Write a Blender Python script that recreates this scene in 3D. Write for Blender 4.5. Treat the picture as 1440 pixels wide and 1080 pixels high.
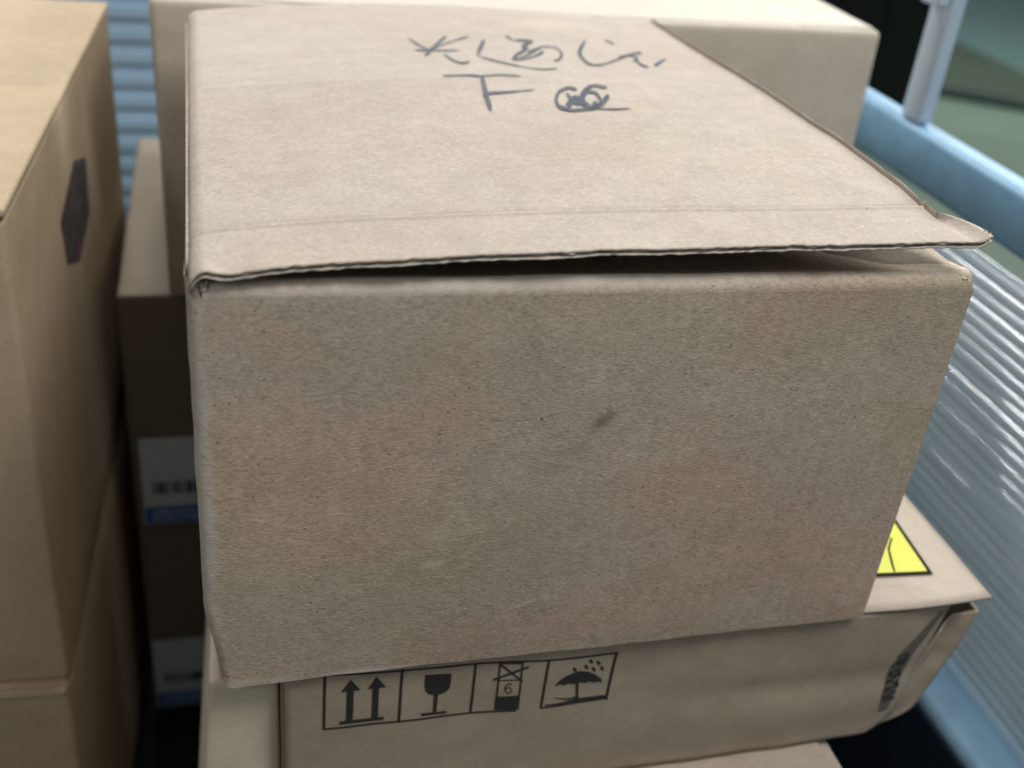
import bpy, bmesh, math, random
from mathutils import Vector, Matrix, noise

random.seed(7)
scene = bpy.context.scene
for o in list(bpy.data.objects):
    bpy.data.objects.remove(o)
C = scene.collection

# ------------------------------------------------------------------ camera
Z0 = 0.93                     # height of the base of the main carton above the ground
cam_data = bpy.data.cameras.new('camera')
cam = bpy.data.objects.new('camera', cam_data)
C.objects.link(cam)
RX = Vector((0.96604573, -0.24010696, 0.09541642))
UP = Vector((0.04380367, 0.51615735, 0.85537292))
FW = Vector((0.25463088, 0.82214977, -0.50914917))
m = Matrix((RX, UP, -FW)).transposed().to_4x4()
m.translation = Vector((0.00581554, -0.34282377, 0.35188154 + Z0))
cam.matrix_world = m
cam_data.sensor_width = 36.0
cam_data.lens = 1569.7 / 1440 * 36
cam_data.clip_start = 0.02
cam_data.clip_end = 200
cam_data.dof.use_dof = True
cam_data.dof.focus_distance = 0.445
cam_data.dof.aperture_fstop = 7.2
scene.camera = cam
scene.render.resolution_x = 1024
scene.render.resolution_y = 768

# ------------------------------------------------------------------ light
world = bpy.data.worlds.new('World')
scene.world = world
world.use_nodes = True
bg = world.node_tree.nodes['Background']
bg.inputs['Color'].default_value = (0.95, 0.97, 1.0, 1)
bg.inputs['Strength'].default_value = 0.165


def area_lamp(name, loc, target, sx, sy, power, color):
    d = bpy.data.lights.new(name, 'AREA')
    d.shape = 'RECTANGLE'
    d.size = sx
    d.size_y = sy
    d.energy = power
    d.color = color
    o = bpy.data.objects.new(name, d)
    C.objects.link(o)
    o.location = Vector(loc) + Vector((0, 0, Z0))
    o.rotation_euler = (Vector(target) - Vector(loc)).to_track_quat('-Z', 'Y').to_euler()
    return o


area_lamp('ceiling_panel_light', (0.80, -0.62, 1.78), (0.15, 0.15, 0.1), 0.45, 0.6, 23.5, (1.0, 0.985, 0.965))
area_lamp('near_fill_light', (0.40, 0.60, 1.8), (0.3, 0.4, 0.1), 0.5, 0.5, 6, (0.97, 0.98, 1.0))  # added overhead fill for the middle rail and ribs
area_lamp('ceiling_tube_light', (-0.02, 1.92, 1.75), (0.5, 0.3, 0.0), 0.42, 0.42, 42, (1.0, 0.99, 0.97))
area_lamp('front_fill_light', (-1.25, -1.45, 1.6), (0.1, 0.0, 0.05), 0.9, 0.6, 8, (1.0, 0.96, 0.91))  # fill added from the front left, out of view
area_lamp('side_fill_light', (1.65, 0.80, 0.9), (0.52, 0.2, -0.1), 0.8, 0.5, 21, (0.96, 0.98, 1.0))  # added outside the trolley to light the ribbed panel through
area_lamp('far_fill_light', (3.4, 3.9, 1.9), (3.4, 3.9, -0.9), 1.2, 1.2, 100, (0.98, 1.0, 0.98))  # added to brighten the green floor beyond the trolley

scene.view_settings.view_transform = 'Standard'
scene.view_settings.look = 'None'
scene.view_settings.gamma = 1
scene.view_settings.exposure = 0.08
scene.render.engine = 'CYCLES'

# ------------------------------------------------------------------ helpers


def tag(o, label=None, cat=None, group=None, kind=None):
    if label: o['label'] = label
    if cat: o['category'] = cat
    if group: o['group'] = group
    if kind: o['kind'] = kind
    return o


def thing(name, loc, label, cat, rz=0.0, group=None):
    o = bpy.data.objects.new(name, None)
    C.objects.link(o)
    o.empty_display_size = 0.05
    o.location = (loc[0], loc[1], loc[2] + Z0)
    o.rotation_euler = (0, 0, rz)
    return tag(o, label, cat, group)


def mesh_obj(name, verts, faces, mat, parent=None, smooth=False, uv=None):
    me = bpy.data.meshes.new(name)
    me.from_pydata([tuple(v) for v in verts], [], faces)
    me.validate()
    bm = bmesh.new()
    bm.from_mesh(me)
    bmesh.ops.recalc_face_normals(bm, faces=bm.faces)
    bm.to_mesh(me)
    bm.free()
    if smooth:
        for p in me.polygons: p.use_smooth = True
    me.materials.append(mat)
    o = bpy.data.objects.new(name, me)
    C.objects.link(o)
    if parent: o.parent = parent
    return o


def wob(x, y, z, s, a, seed=0.0):
    return a * noise.noise(Vector((x * s + seed, y * s + 3.1 * seed, z * s - seed)))


class MB:
    """collects verts and faces of one part"""
    def __init__(self): self.v, self.f = [], []

    def grid(self, fn, nu, nv, flip=False):
        b = len(self.v)
        for j in range(nv + 1):
            for i in range(nu + 1):
                self.v.append(tuple(fn(i / nu, j / nv)))
        for j in range(nv):
            for i in range(nu):
                a = b + j * (nu + 1) + i
                q = (a, a + 1, a + nu + 2, a + nu + 1)
                self.f.append(q[::-1] if flip else q)
        return self

    def box(self, x0, x1, y0, y1, z0, z1):
        b = len(self.v)
        self.v += [(x, y, z) for z in (z0, z1) for y in (y0, y1) for x in (x0, x1)]
        self.f += [tuple(b + i for i in q) for q in ((0, 2, 3, 1), (4, 5, 7, 6), (0, 1, 5, 4), (2, 6, 7, 3), (0, 4, 6, 2), (1, 3, 7, 5))]
        return self

    def poly(self, pts):
        b = len(self.v)
        self.v += [tuple(p) for p in pts]
        self.f.append(tuple(range(b, b + len(pts))))
        return self

    def strip(self, pts):
        """ribbon: first half one side, second half the other side reversed"""
        b = len(self.v); n = len(pts) // 2
        self.v += [tuple(p) for p in pts]
        for i in range(n - 1):
            self.f.append((b + i, b + i + 1, b + 2 * n - 2 - i, b + 2 * n - 1 - i))
        return self

    def build(self, name, mat, parent=None, smooth=False):
        return mesh_obj(name, self.v, self.f, mat, parent, smooth)


def thicken(o, t, off=-1):
    md = o.modifiers.new('thickness', 'SOLIDIFY')
    md.thickness = t
    md.offset = off
    return o


def bevel(o, w, seg=2):
    md = o.modifiers.new('bevel', 'BEVEL')
    md.width = w
    md.segments = seg
    md.limit_method = 'ANGLE'
    for p in o.data.polygons: p.use_smooth = True
    return o


def rounded_box(name, x0, x1, y0, y1, z0, z1, r, mat, parent, n=10, amp=0.0008, seed=1.0, bulge=0.0, skip_top=False):
    """carton shell: rounded edges, faces that wobble and bulge a little"""
    def coords(a, b):
        L = [a, a + r * 0.12, a + r * 0.3, a + r * 0.6]
        for i in range(n + 1): L.append(a + r + (b - a - 2 * r) * i / n)
        return L + [b - r * 0.6, b - r * 0.3, b - r * 0.12, b]
    X, Y, Z = coords(x0, x1), coords(y0, y1), coords(z0, z1)
    mb = MB()
    bm = bmesh.new()
    cache = {}
    cx, cy, cz = (x0 + x1) / 2, (y0 + y1) / 2, (z0 + z1) / 2

    def V(x, y, z):
        k = (round(x, 6), round(y, 6), round(z, 6))
        if k in cache: return cache[k]
        p = Vector((x, y, z))
        q = Vector((min(max(x, x0 + r), x1 - r), min(max(y, y0 + r), y1 - r), min(max(z, z0 + r), z1 - r)))
        d = p - q
        if d.length > 1e-9: p = q + d.normalized() * r
        nrm = d.normalized() if d.length > 1e-9 else Vector((0, 0, 0))
        u = (1 - ((p.x - cx) / (x1 - x0) * 2) ** 2); v = (1 - ((p.y - cy) / (y1 - y0) * 2) ** 2); w = (1 - ((p.z - cz) / (z1 - z0) * 2) ** 2)
        s = max(u, 0) * max(v, 0) + max(u, 0) * max(w, 0) + max(v, 0) * max(w, 0)
        p += nrm * (bulge * min(s, 1) + wob(p.x, p.y, p.z, 14, amp, seed) + wob(p.x, p.y, p.z, 45, amp * 0.3, seed))
        p.z = max(p.z, z0)
        cache[k] = bm.verts.new(p)
        return cache[k]
    for a, b, zz in ((X, Y, z0), (X, Y, z1)):
        if skip_top and zz == z1: continue
        for i in range(len(a) - 1):
            for j in range(len(b) - 1):
                bm.faces.new([V(a[i], b[j], zz), V(a[i + 1], b[j], zz), V(a[i + 1], b[j + 1], zz), V(a[i], b[j + 1], zz)])
    for yy in (y0, y1):
        for i in range(len(X) - 1):
            for j in range(len(Z) - 1):
                bm.faces.new([V(X[i], yy, Z[j]), V(X[i + 1], yy, Z[j]), V(X[i + 1], yy, Z[j + 1]), V(X[i], yy, Z[j + 1])])
    for xx in (x0, x1):
        for i in range(len(Y) - 1):
            for j in range(len(Z) - 1):
                bm.faces.new([V(xx, Y[i], Z[j]), V(xx, Y[i + 1], Z[j]), V(xx, Y[i + 1], Z[j + 1]), V(xx, Y[i], Z[j + 1])])
    bmesh.ops.recalc_face_normals(bm, faces=bm.faces)
    me = bpy.data.meshes.new(name)
    bm.to_mesh(me); bm.free()
    for p in me.polygons: p.use_smooth = True
    me.materials.append(mat)
    o = bpy.data.objects.new(name, me)
    C.objects.link(o); o.parent = parent
    return o


# ------------------------------------------------------------------ materials
def new_mat(name):
    mt = bpy.data.materials.new(name)
    mt.use_nodes = True
    nt = mt.node_tree
    return mt, nt, nt.nodes['Principled BSDF']


def N(nt, typ, **kw):
    n = nt.nodes.new(typ)
    for k, v in kw.items():
        if k in n.inputs: n.inputs[k].default_value = v
        else: setattr(n, k, v)
    return n


def mixc(nt, fac, a, b, mode='MIX'):
    n = nt.nodes.new('ShaderNodeMix')
    n.data_type = 'RGBA'; n.blend_type = mode
    for s, v in ((0, fac), (6, a), (7, b)):
        if isinstance(v, (int, float)): n.inputs[s].default_value = v
        elif isinstance(v, tuple): n.inputs[s].default_value = v if len(v) == 4 else (*v, 1)
        else: nt.links.new(v, n.inputs[s])
    return n.outputs[2]


def ramp(nt, src, p0, p1, c0=(0, 0, 0, 1), c1=(1, 1, 1, 1)):
    r = nt.nodes.new('ShaderNodeValToRGB')
    r.color_ramp.elements[0].position = p0; r.color_ramp.elements[0].color = c0
    r.color_ramp.elements[1].position = p1; r.color_ramp.elements[1].color = c1
    nt.links.new(src, r.inputs[0])
    return r.outputs[0]


def math_node(nt, op, a, b=None):
    n = nt.nodes.new('ShaderNodeMath'); n.operation = op
    for i, v in enumerate((a, b)):
        if v is None: continue
        if isinstance(v, (int, float)): n.inputs[i].default_value = v
        else: nt.links.new(v, n.inputs[i])
    return n.outputs[0]


def mapped(nt, scale, loc=(0, 0, 0), rot=(0, 0, 0)):
    tc = N(nt, 'ShaderNodeTexCoord')
    mp = N(nt, 'ShaderNodeMapping')
    mp.inputs['Scale'].default_value = scale
    mp.inputs['Location'].default_value = loc
    mp.inputs['Rotation'].default_value = rot
    nt.links.new(tc.outputs['Object'], mp.inputs[0])
    return mp.outputs[0]


def noise_tex(nt, vec, scale, detail=3, rough=0.55):
    n = N(nt, 'ShaderNodeTexNoise')
    n.inputs['Scale'].default_value = scale
    n.inputs['Detail'].default_value = detail
    n.inputs['Roughness'].default_value = rough
    nt.links.new(vec, n.inputs['Vector'])
    return n


def cardboard(name, base, fibre=1.0, patch=0.0, flute=0.0, smudges_and_light=(), bump=0.25, seed=0.0, rough=0.85):
    """kraft paper: fibres along x, mottling, dark and pale flecks; smudges = (x, y, z, rx, ry, rz, colour, amount)"""
    mt, nt, bs = new_mat(name)
    L = nt.links
    b = base
    col = (*b, 1)
    v_f = mapped(nt, (480, 480, 1150), (seed, seed, seed), (0.0, 0.10, 0.05))
    fib = noise_tex(nt, v_f, 1.0, 4, 0.62)
    v_o = mapped(nt, (1, 1, 1), (seed * 0.37, seed * 0.21, seed * 0.11))
    mid = noise_tex(nt, v_o, 55, 4, 0.6)
    big = noise_tex(nt, v_o, 9, 2, 0.5)
    grain = noise_tex(nt, v_o, 1500, 2, 0.6)
    mott = noise_tex(nt, v_o, 170, 4, 0.65)
    c = mixc(nt, ramp(nt, fib.outputs[0], 0.30, 0.72), tuple(x * (1 - 0.20 * fibre) for x in b), tuple(min(1, x * (1 + 0.17 * fibre)) for x in b))
    k = mixc(nt, ramp(nt, mid.outputs[0], 0.3, 0.7), (0.93, 0.93, 0.92), (1.05, 1.05, 1.05))
    c = mixc(nt, 1.0, c, k, 'MULTIPLY')
    k = mixc(nt, ramp(nt, mott.outputs[0], 0.32, 0.68), (0.91, 0.91, 0.905), (1.06, 1.06, 1.06))
    c = mixc(nt, fibre, c, mixc(nt, 1.0, c, k, 'MULTIPLY'))
    k = mixc(nt, ramp(nt, grain.outputs[0], 0.3, 0.7), (0.94, 0.94, 0.94), (1.06, 1.06, 1.06))
    c = mixc(nt, fibre, c, mixc(nt, 1.0, c, k, 'MULTIPLY'))
    # the recycled paper's own blotches: pinkish and olive areas
    if patch:
        p1 = noise_tex(nt, mapped(nt, (1, 1, 1.3), (seed + 2.3, 0, 1.7)), 10, 3, 0.5)
        c = mixc(nt, math_node(nt, 'MULTIPLY', ramp(nt, p1.outputs[0], 0.50, 0.62), patch), c, mixc(nt, 1.0, c, (1.05, 0.955, 0.935), 'MULTIPLY'))
        p2 = noise_tex(nt, mapped(nt, (1, 1, 1.4), (seed + 7.7, 0, 4.1)), 9, 3, 0.5)
        c = mixc(nt, math_node(nt, 'MULTIPLY', ramp(nt, p2.outputs[0], 0.52, 0.64), patch), c, mixc(nt, 1.0, c, (0.98, 0.985, 0.90), 'MULTIPLY'))
    k = mixc(nt, ramp(nt, big.outputs[0], 0.3, 0.7), (0.95, 0.94, 0.93), (1.04, 1.04, 1.05))
    c = mixc(nt, 1.0, c, k, 'MULTIPLY')
    # dark flecks of recycled pulp
    for sc, thr, amt, dark in ((260, 0.065, 0.8, 0.32), (560, 0.14, 0.6, 0.45)):
        vo = N(nt, 'ShaderNodeTexVoronoi'); vo.inputs['Scale'].default_value = 1.0
        L.new(mapped(nt, (sc * 0.75, sc, sc), (seed * 1.3, 0, seed)), vo.inputs['Vector'])
        sep = N(nt, 'ShaderNodeSeparateColor'); L.new(vo.outputs['Color'], sep.inputs[0])
        sel = math_node(nt, 'GREATER_THAN', sep.outputs[0], 0.94 if sc < 300 else 0.86)
        sz = math_node(nt, 'MULTIPLY', sep.outputs[1], thr * 2.2)
        near = math_node(nt, 'LESS_THAN', vo.outputs['Distance'], sz)
        f = math_node(nt, 'MULTIPLY', math_node(nt, 'MULTIPLY', sel, near), amt * fibre)
        c = mixc(nt, f, c, mixc(nt, 1.0, c, (dark, dark * 0.95, dark * 0.9), 'MULTIPLY'))
    # pale fibres
    vo = N(nt, 'ShaderNodeTexVoronoi'); vo.inputs['Scale'].default_value = 1.0
    L.new(mapped(nt, (260, 500, 900), (3.3, seed, 0.4), (0, 0.35, 0.2)), vo.inputs['Vector'])
    sep = N(nt, 'ShaderNodeSeparateColor'); L.new(vo.outputs['Color'], sep.inputs[0])
    f = math_node(nt, 'MULTIPLY', math_node(nt, 'GREATER_THAN', sep.outputs[0], 0.93), math_node(nt, 'LESS_THAN', vo.outputs['Distance'], 0.22))
    c = mixc(nt, math_node(nt, 'MULTIPLY', f, 0.45 * fibre), c, (0.72, 0.68, 0.60))
    # smears, scuffs and light painted along edges, each an ellipsoid
    for (sx, sy, sz, rx, ry, rz, ang, colr, amt) in smudges_and_light:
        sx, sy, sz = sx - 0.15, sy - 0.17, sz - 0.001
        vm = mapped(nt, (1, 1, 1))
        sub = N(nt, 'ShaderNodeVectorMath', operation='SUBTRACT'); L.new(vm, sub.inputs[0]); sub.inputs[1].default_value = (sx, sy, sz)
        rt = N(nt, 'ShaderNodeVectorRotate', rotation_type='EULER_XYZ'); L.new(sub.outputs[0], rt.inputs['Vector']); rt.inputs['Rotation'].default_value = ang
        sc_ = N(nt, 'ShaderNodeVectorMath', operation='MULTIPLY'); L.new(rt.outputs[0], sc_.inputs[0]); sc_.inputs[1].default_value = (1 / rx, 1 / ry, 1 / rz)
        ln = N(nt, 'ShaderNodeVectorMath', operation='LENGTH'); L.new(sc_.outputs[0], ln.inputs[0])
        edge = math_node(nt, 'ADD', ln.outputs['Value'], math_node(nt, 'MULTIPLY', math_node(nt, 'SUBTRACT', noise_tex(nt, v_o, 260, 4, 0.7).outputs[0], 0.5), 1.6))
        fm = ramp(nt, edge, 0.25, 1.0, (1, 1, 1, 1), (0, 0, 0, 1))
        c = mixc(nt, math_node(nt, 'MULTIPLY', fm, amt), c, colr)
    L.new(c, bs.inputs['Base Color'])
    bs.inputs['Roughness'].default_value = rough
    bs.inputs['Specular IOR Level'].default_value = 0.25
    h = math_node(nt, 'ADD', math_node(nt, 'MULTIPLY', fib.outputs[0], 0.6), math_node(nt, 'MULTIPLY', mid.outputs[0], 0.5))
    h = math_node(nt, 'ADD', h, math_node(nt, 'MULTIPLY', grain.outputs[0], 0.35))
    h = math_node(nt, 'ADD', h, math_node(nt, 'MULTIPLY', mott.outputs[0], 0.7))
    if flute:
        wv = N(nt, 'ShaderNodeTexWave', wave_type='BANDS', bands_direction='X')
        wv.inputs['Scale'].default_value = 1.0; wv.inputs['Distortion'].default_value = 0.15
        L.new(mapped(nt, (2 * math.pi / 0.0072 / 20 * 1.0, 1, 1)), wv.inputs['Vector'])
        msk = ramp(nt, noise_tex(nt, v_o, 7, 2, 0.5).outputs[0], 0.4, 0.65)
        h = math_node(nt, 'ADD', h, math_node(nt, 'MULTIPLY', math_node(nt, 'MULTIPLY', wv.outputs['Fac'], msk), flute))
    bp = N(nt, 'ShaderNodeBump'); bp.inputs['Strength'].default_value = bump; bp.inputs['Distance'].default_value = 0.0006
    L.new(h, bp.inputs['Height']); L.new(bp.outputs[0], bs.inputs['Normal'])
    return mt


def paint(name, base, rough=0.4, spec=0.5, metal=0.0, var=0.08, scale=30, bump=0.0, coat=0.0):
    mt, nt, bs = new_mat(name)
    v = mapped(nt, (1, 1, 1))
    n = noise_tex(nt, v, scale, 4, 0.6)
    c = mixc(nt, ramp(nt, n.outputs[0], 0.3, 0.7), tuple(x * (1 - var) for x in base), tuple(min(1, x * (1 + var)) for x in base))
    nt.links.new(c, bs.inputs['Base Color'])
    r = math_node(nt, 'ADD', math_node(nt, 'MULTIPLY', n.outputs[0], 0.15), rough - 0.07)
    nt.links.new(r, bs.inputs['Roughness'])
    bs.inputs['Specular IOR Level'].default_value = spec
    bs.inputs['Metallic'].default_value = metal
    bs.inputs['Coat Weight'].default_value = coat
    if bump:
        bp = N(nt, 'ShaderNodeBump'); bp.inputs['Strength'].default_value = bump; bp.inputs['Distance'].default_value = 0.001
        nt.links.new(noise_tex(nt, v, scale * 6, 3).outputs[0], bp.inputs['Height']); nt.links.new(bp.outputs[0], bs.inputs['Normal'])
    return mt


def ink(name, base, cover=1.0, scale=900, rough=0.6):
    """ink on paper: thin, broken where the paper's fibres show through"""
    mt, nt, bs = new_mat(name)
    bs.inputs['Base Color'].default_value = (*base, 1)
    bs.inputs['Roughness'].default_value = rough
    n = noise_tex(nt, mapped(nt, (1, 1, 1)), scale, 4, 0.65)
    a = ramp(nt, n.outputs[0], 0.28, 0.5, (cover * 0.55,) * 3 + (1,), (cover,) * 3 + (1,))
    nt.links.new(a, bs.inputs['Alpha'])
    return mt


GREY = (0.23, 0.215, 0.195)
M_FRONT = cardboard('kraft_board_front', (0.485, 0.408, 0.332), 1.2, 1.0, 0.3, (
    (0.1500, 0.0, 0.1222, 0.0085, 0.02, 0.0038, (0, 0.85, 0), (0.19, 0.165, 0.135), 0.8),
    (0.1425, 0.0, 0.1110, 0.0075, 0.02, 0.0025, (0, 0.9, 0), (0.24, 0.215, 0.18), 0.35),
    (0.1248, 0.0, 0.1242, 0.0011, 0.02, 0.0012, (0, 0, 0), (0.08, 0.07, 0.06), 0.9),
    (0.0869, 0.0, 0.0571, 0.0065, 0.02, 0.0022, (0, 0.15, 0), (0.68, 0.62, 0.55), 0.6),
    (0.1276, 0.0, 0.0307, 0.008, 0.02, 0.0014, (0, 0.3, 0), (0.66, 0.60, 0.53), 0.6),
    (0.1155, 0.0, 0.0754, 0.0008, 0.02, 0.005, (0, -0.4, 0), (0.60, 0.57, 0.52), 0.5),
    (-0.0015, 0.004, 0.100, 0.0055, 0.05, 0.14, (0, 0, 0), (0.60, 0.565, 0.52), 0.65),  # left edge: rubbed board, with its lit strip painted in
    (0.062, 0.0, -0.0008, 0.028, 0.05, 0.0022, (0, 0, 0), (0.66, 0.62, 0.56), 0.75),
    (0.010, 0.0, 0.0, 0.03, 0.05, 0.003, (0, 0, 0), (0.56, 0.52, 0.46), 0.5),
    (0.15, 0.0, 0.1825, 0.30, 0.03, 0.0062, (0, 0.012, 0), (0.60, 0.54, 0.47), 0.8),  # pale top band: light on the rounded fold, put into the colour
    (0.0874, 0.0, 0.0727, 0.010, 0.02, 0.007, (0, 0.3, 0), (0.53, 0.47, 0.40), 0.4),
), 0.6, 0.0)
M_LID = cardboard('kraft_board_lid', (0.402, 0.352, 0.298), 0.6, 0.35, 0.0, (
    (0.205, 0.315, 0.19, 0.030, 0.016, 0.03, (0, 0, 0), (0.58, 0.50, 0.33), 0.35),), 0.22, 3.0)
M_LINER = cardboard('kraft_board_cut_edge', (0.50, 0.46, 0.40), 0.5, 0.0, 0.0, (), 0.2, 5.0)
M_CORE = cardboard('kraft_board_core', (0.40, 0.36, 0.30), 0.7, 0.0, 0.0, (), 0.3, 6.0)
M_INNER = cardboard('kraft_board_inside', (0.40, 0.34, 0.26), 0.8, 0.2, 0.0, (), 0.3, 8.0)
M_TORN = cardboard('torn_paper_fibre', (0.68, 0.65, 0.60), 0.6, 0.0, 0.0, (), 0.5, 9.0)
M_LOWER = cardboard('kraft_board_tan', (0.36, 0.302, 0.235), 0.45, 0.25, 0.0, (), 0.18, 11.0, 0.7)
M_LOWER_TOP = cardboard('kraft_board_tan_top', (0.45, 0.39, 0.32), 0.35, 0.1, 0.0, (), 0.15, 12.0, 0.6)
M_BACK = cardboard('kraft_board_pale', (0.52, 0.475, 0.40), 0.4, 0.1, 0.0, (), 0.15, 14.0)
M_LEFT = cardboard('kraft_board_yellow', (0.47, 0.375, 0.255), 0.4, 0.1, 0.0, (), 0.15, 16.0)
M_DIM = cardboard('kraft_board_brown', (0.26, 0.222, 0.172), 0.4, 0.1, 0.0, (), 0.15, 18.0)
M_UPRIGHT = cardboard('kraft_board_light', (0.62, 0.54, 0.43), 0.4, 0.1, 0.0, (), 0.15, 20.0)
M_INK = ink('marker_ink', (0.045, 0.058, 0.078), 0.92, 420)
nt_ = M_INK.node_tree
fade_ = ramp(nt_, noise_tex(nt_, mapped(nt_, (1, 1, 1), (0.3, 0.1, 0)), 70, 2, 0.5).outputs[0], 0.35, 0.6, (0.55, 0.55, 0.55, 1), (1, 1, 1, 1))
old_ = nt_.nodes['Principled BSDF'].inputs['Alpha'].links[0].from_socket
nt_.links.new(math_node(nt_, 'MULTIPLY', old_, fade_), nt_.nodes['Principled BSDF'].inputs['Alpha'])
M_PRINT = ink('printing_ink', (0.022, 0.022, 0.022), 0.97, 1200)
M_PRINT_SOFT = ink('smeared_printing_ink', (0.12, 0.108, 0.098), 0.65, 160)
M_YELLOW = paint('yellow_sticker_paper', (0.56, 0.57, 0.03), 0.4, 0.5, 0, 0.05, 60)
M_BLACKINK = paint('sticker_black_print', (0.012, 0.012, 0.008), 0.7, 0.1)
M_LABEL = paint('white_label_paper', (0.78, 0.90, 0.98), 0.45, 0.4, 0, 0.05, 80)
M_LABELBLUE = paint('label_blue_print', (0.03, 0.17, 0.60), 0.45, 0.4)
M_LABELBAR = paint('label_barcode_print', (0.06, 0.08, 0.11), 0.5, 0.4)
M_BLUE = paint('blue_steel_paint', (0.15, 0.30, 0.44), 0.45, 0.4, 0, 0.14, 35, 0.08)
M_PALEBLUE = paint('pale_blue_steel_paint', (0.50, 0.62, 0.74), 0.35, 0.5, 0, 0.05, 12)
M_RIB = paint('ribbed_sheet_grey_blue', (0.53, 0.60, 0.65), 0.16, 0.9, 0, 0.08, 9, 0.0, 0.6)
nt_ = M_RIB.node_tree
tl_ = N(nt_, 'ShaderNodeBsdfTranslucent'); tl_.inputs['Color'].default_value = (0.84, 0.89, 0.92, 1)
ms_ = N(nt_, 'ShaderNodeMixShader'); ms_.inputs[0].default_value = 0.6
nt_.links.new(nt_.nodes['Principled BSDF'].outputs[0], ms_.inputs[1]); nt_.links.new(tl_.outputs[0], ms_.inputs[2])
nt_.links.new(ms_.outputs[0], nt_.nodes['Material Output'].inputs['Surface'])
M_RIBBACK = paint('ribbed_sheet_blue', (0.30, 0.45, 0.60), 0.35, 0.6, 0, 0.05, 12)
M_NAVY = paint('dark_navy_steel', (0.010, 0.022, 0.040), 0.5, 0.3)
M_DECK = paint('black_rubber_deck', (0.008, 0.010, 0.012), 0.7, 0.2)
M_BLACK = paint('black_cabinet_paint', (0.006, 0.008, 0.010), 0.5, 0.3)
M_GROUND = paint('green_floor_paint', (0.115, 0.165, 0.125), 0.5, 0.4, 0, 0.12, 1.5)
M_WALK = paint('teal_floor_paint', (0.085, 0.16, 0.15), 0.5, 0.4, 0, 0.08, 1.5)
M_MAT = paint('dark_olive_rubber', (0.045, 0.065, 0.045), 0.6, 0.3, 0, 0.1, 2)
M_MATEDGE = paint('dark_green_rubber_edge', (0.015, 0.03, 0.025), 0.6, 0.3)


def tape_material():
    mt, nt, bs = new_mat('clear_packing_tape')
    bs.inputs['Base Color'].default_value = (0.88, 0.84, 0.77, 1)
    bs.inputs['Roughness'].default_value = 0.35
    bs.inputs['Specular IOR Level'].default_value = 0.5
    n = noise_tex(nt, mapped(nt, (1, 6, 1)), 14, 3)
    a = ramp(nt, n.outputs[0], 0.35, 0.7, (0.06, 0.06, 0.06, 1), (0.16, 0.16, 0.16, 1))
    nt.links.new(a, bs.inputs['Alpha'])
    return mt


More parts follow.
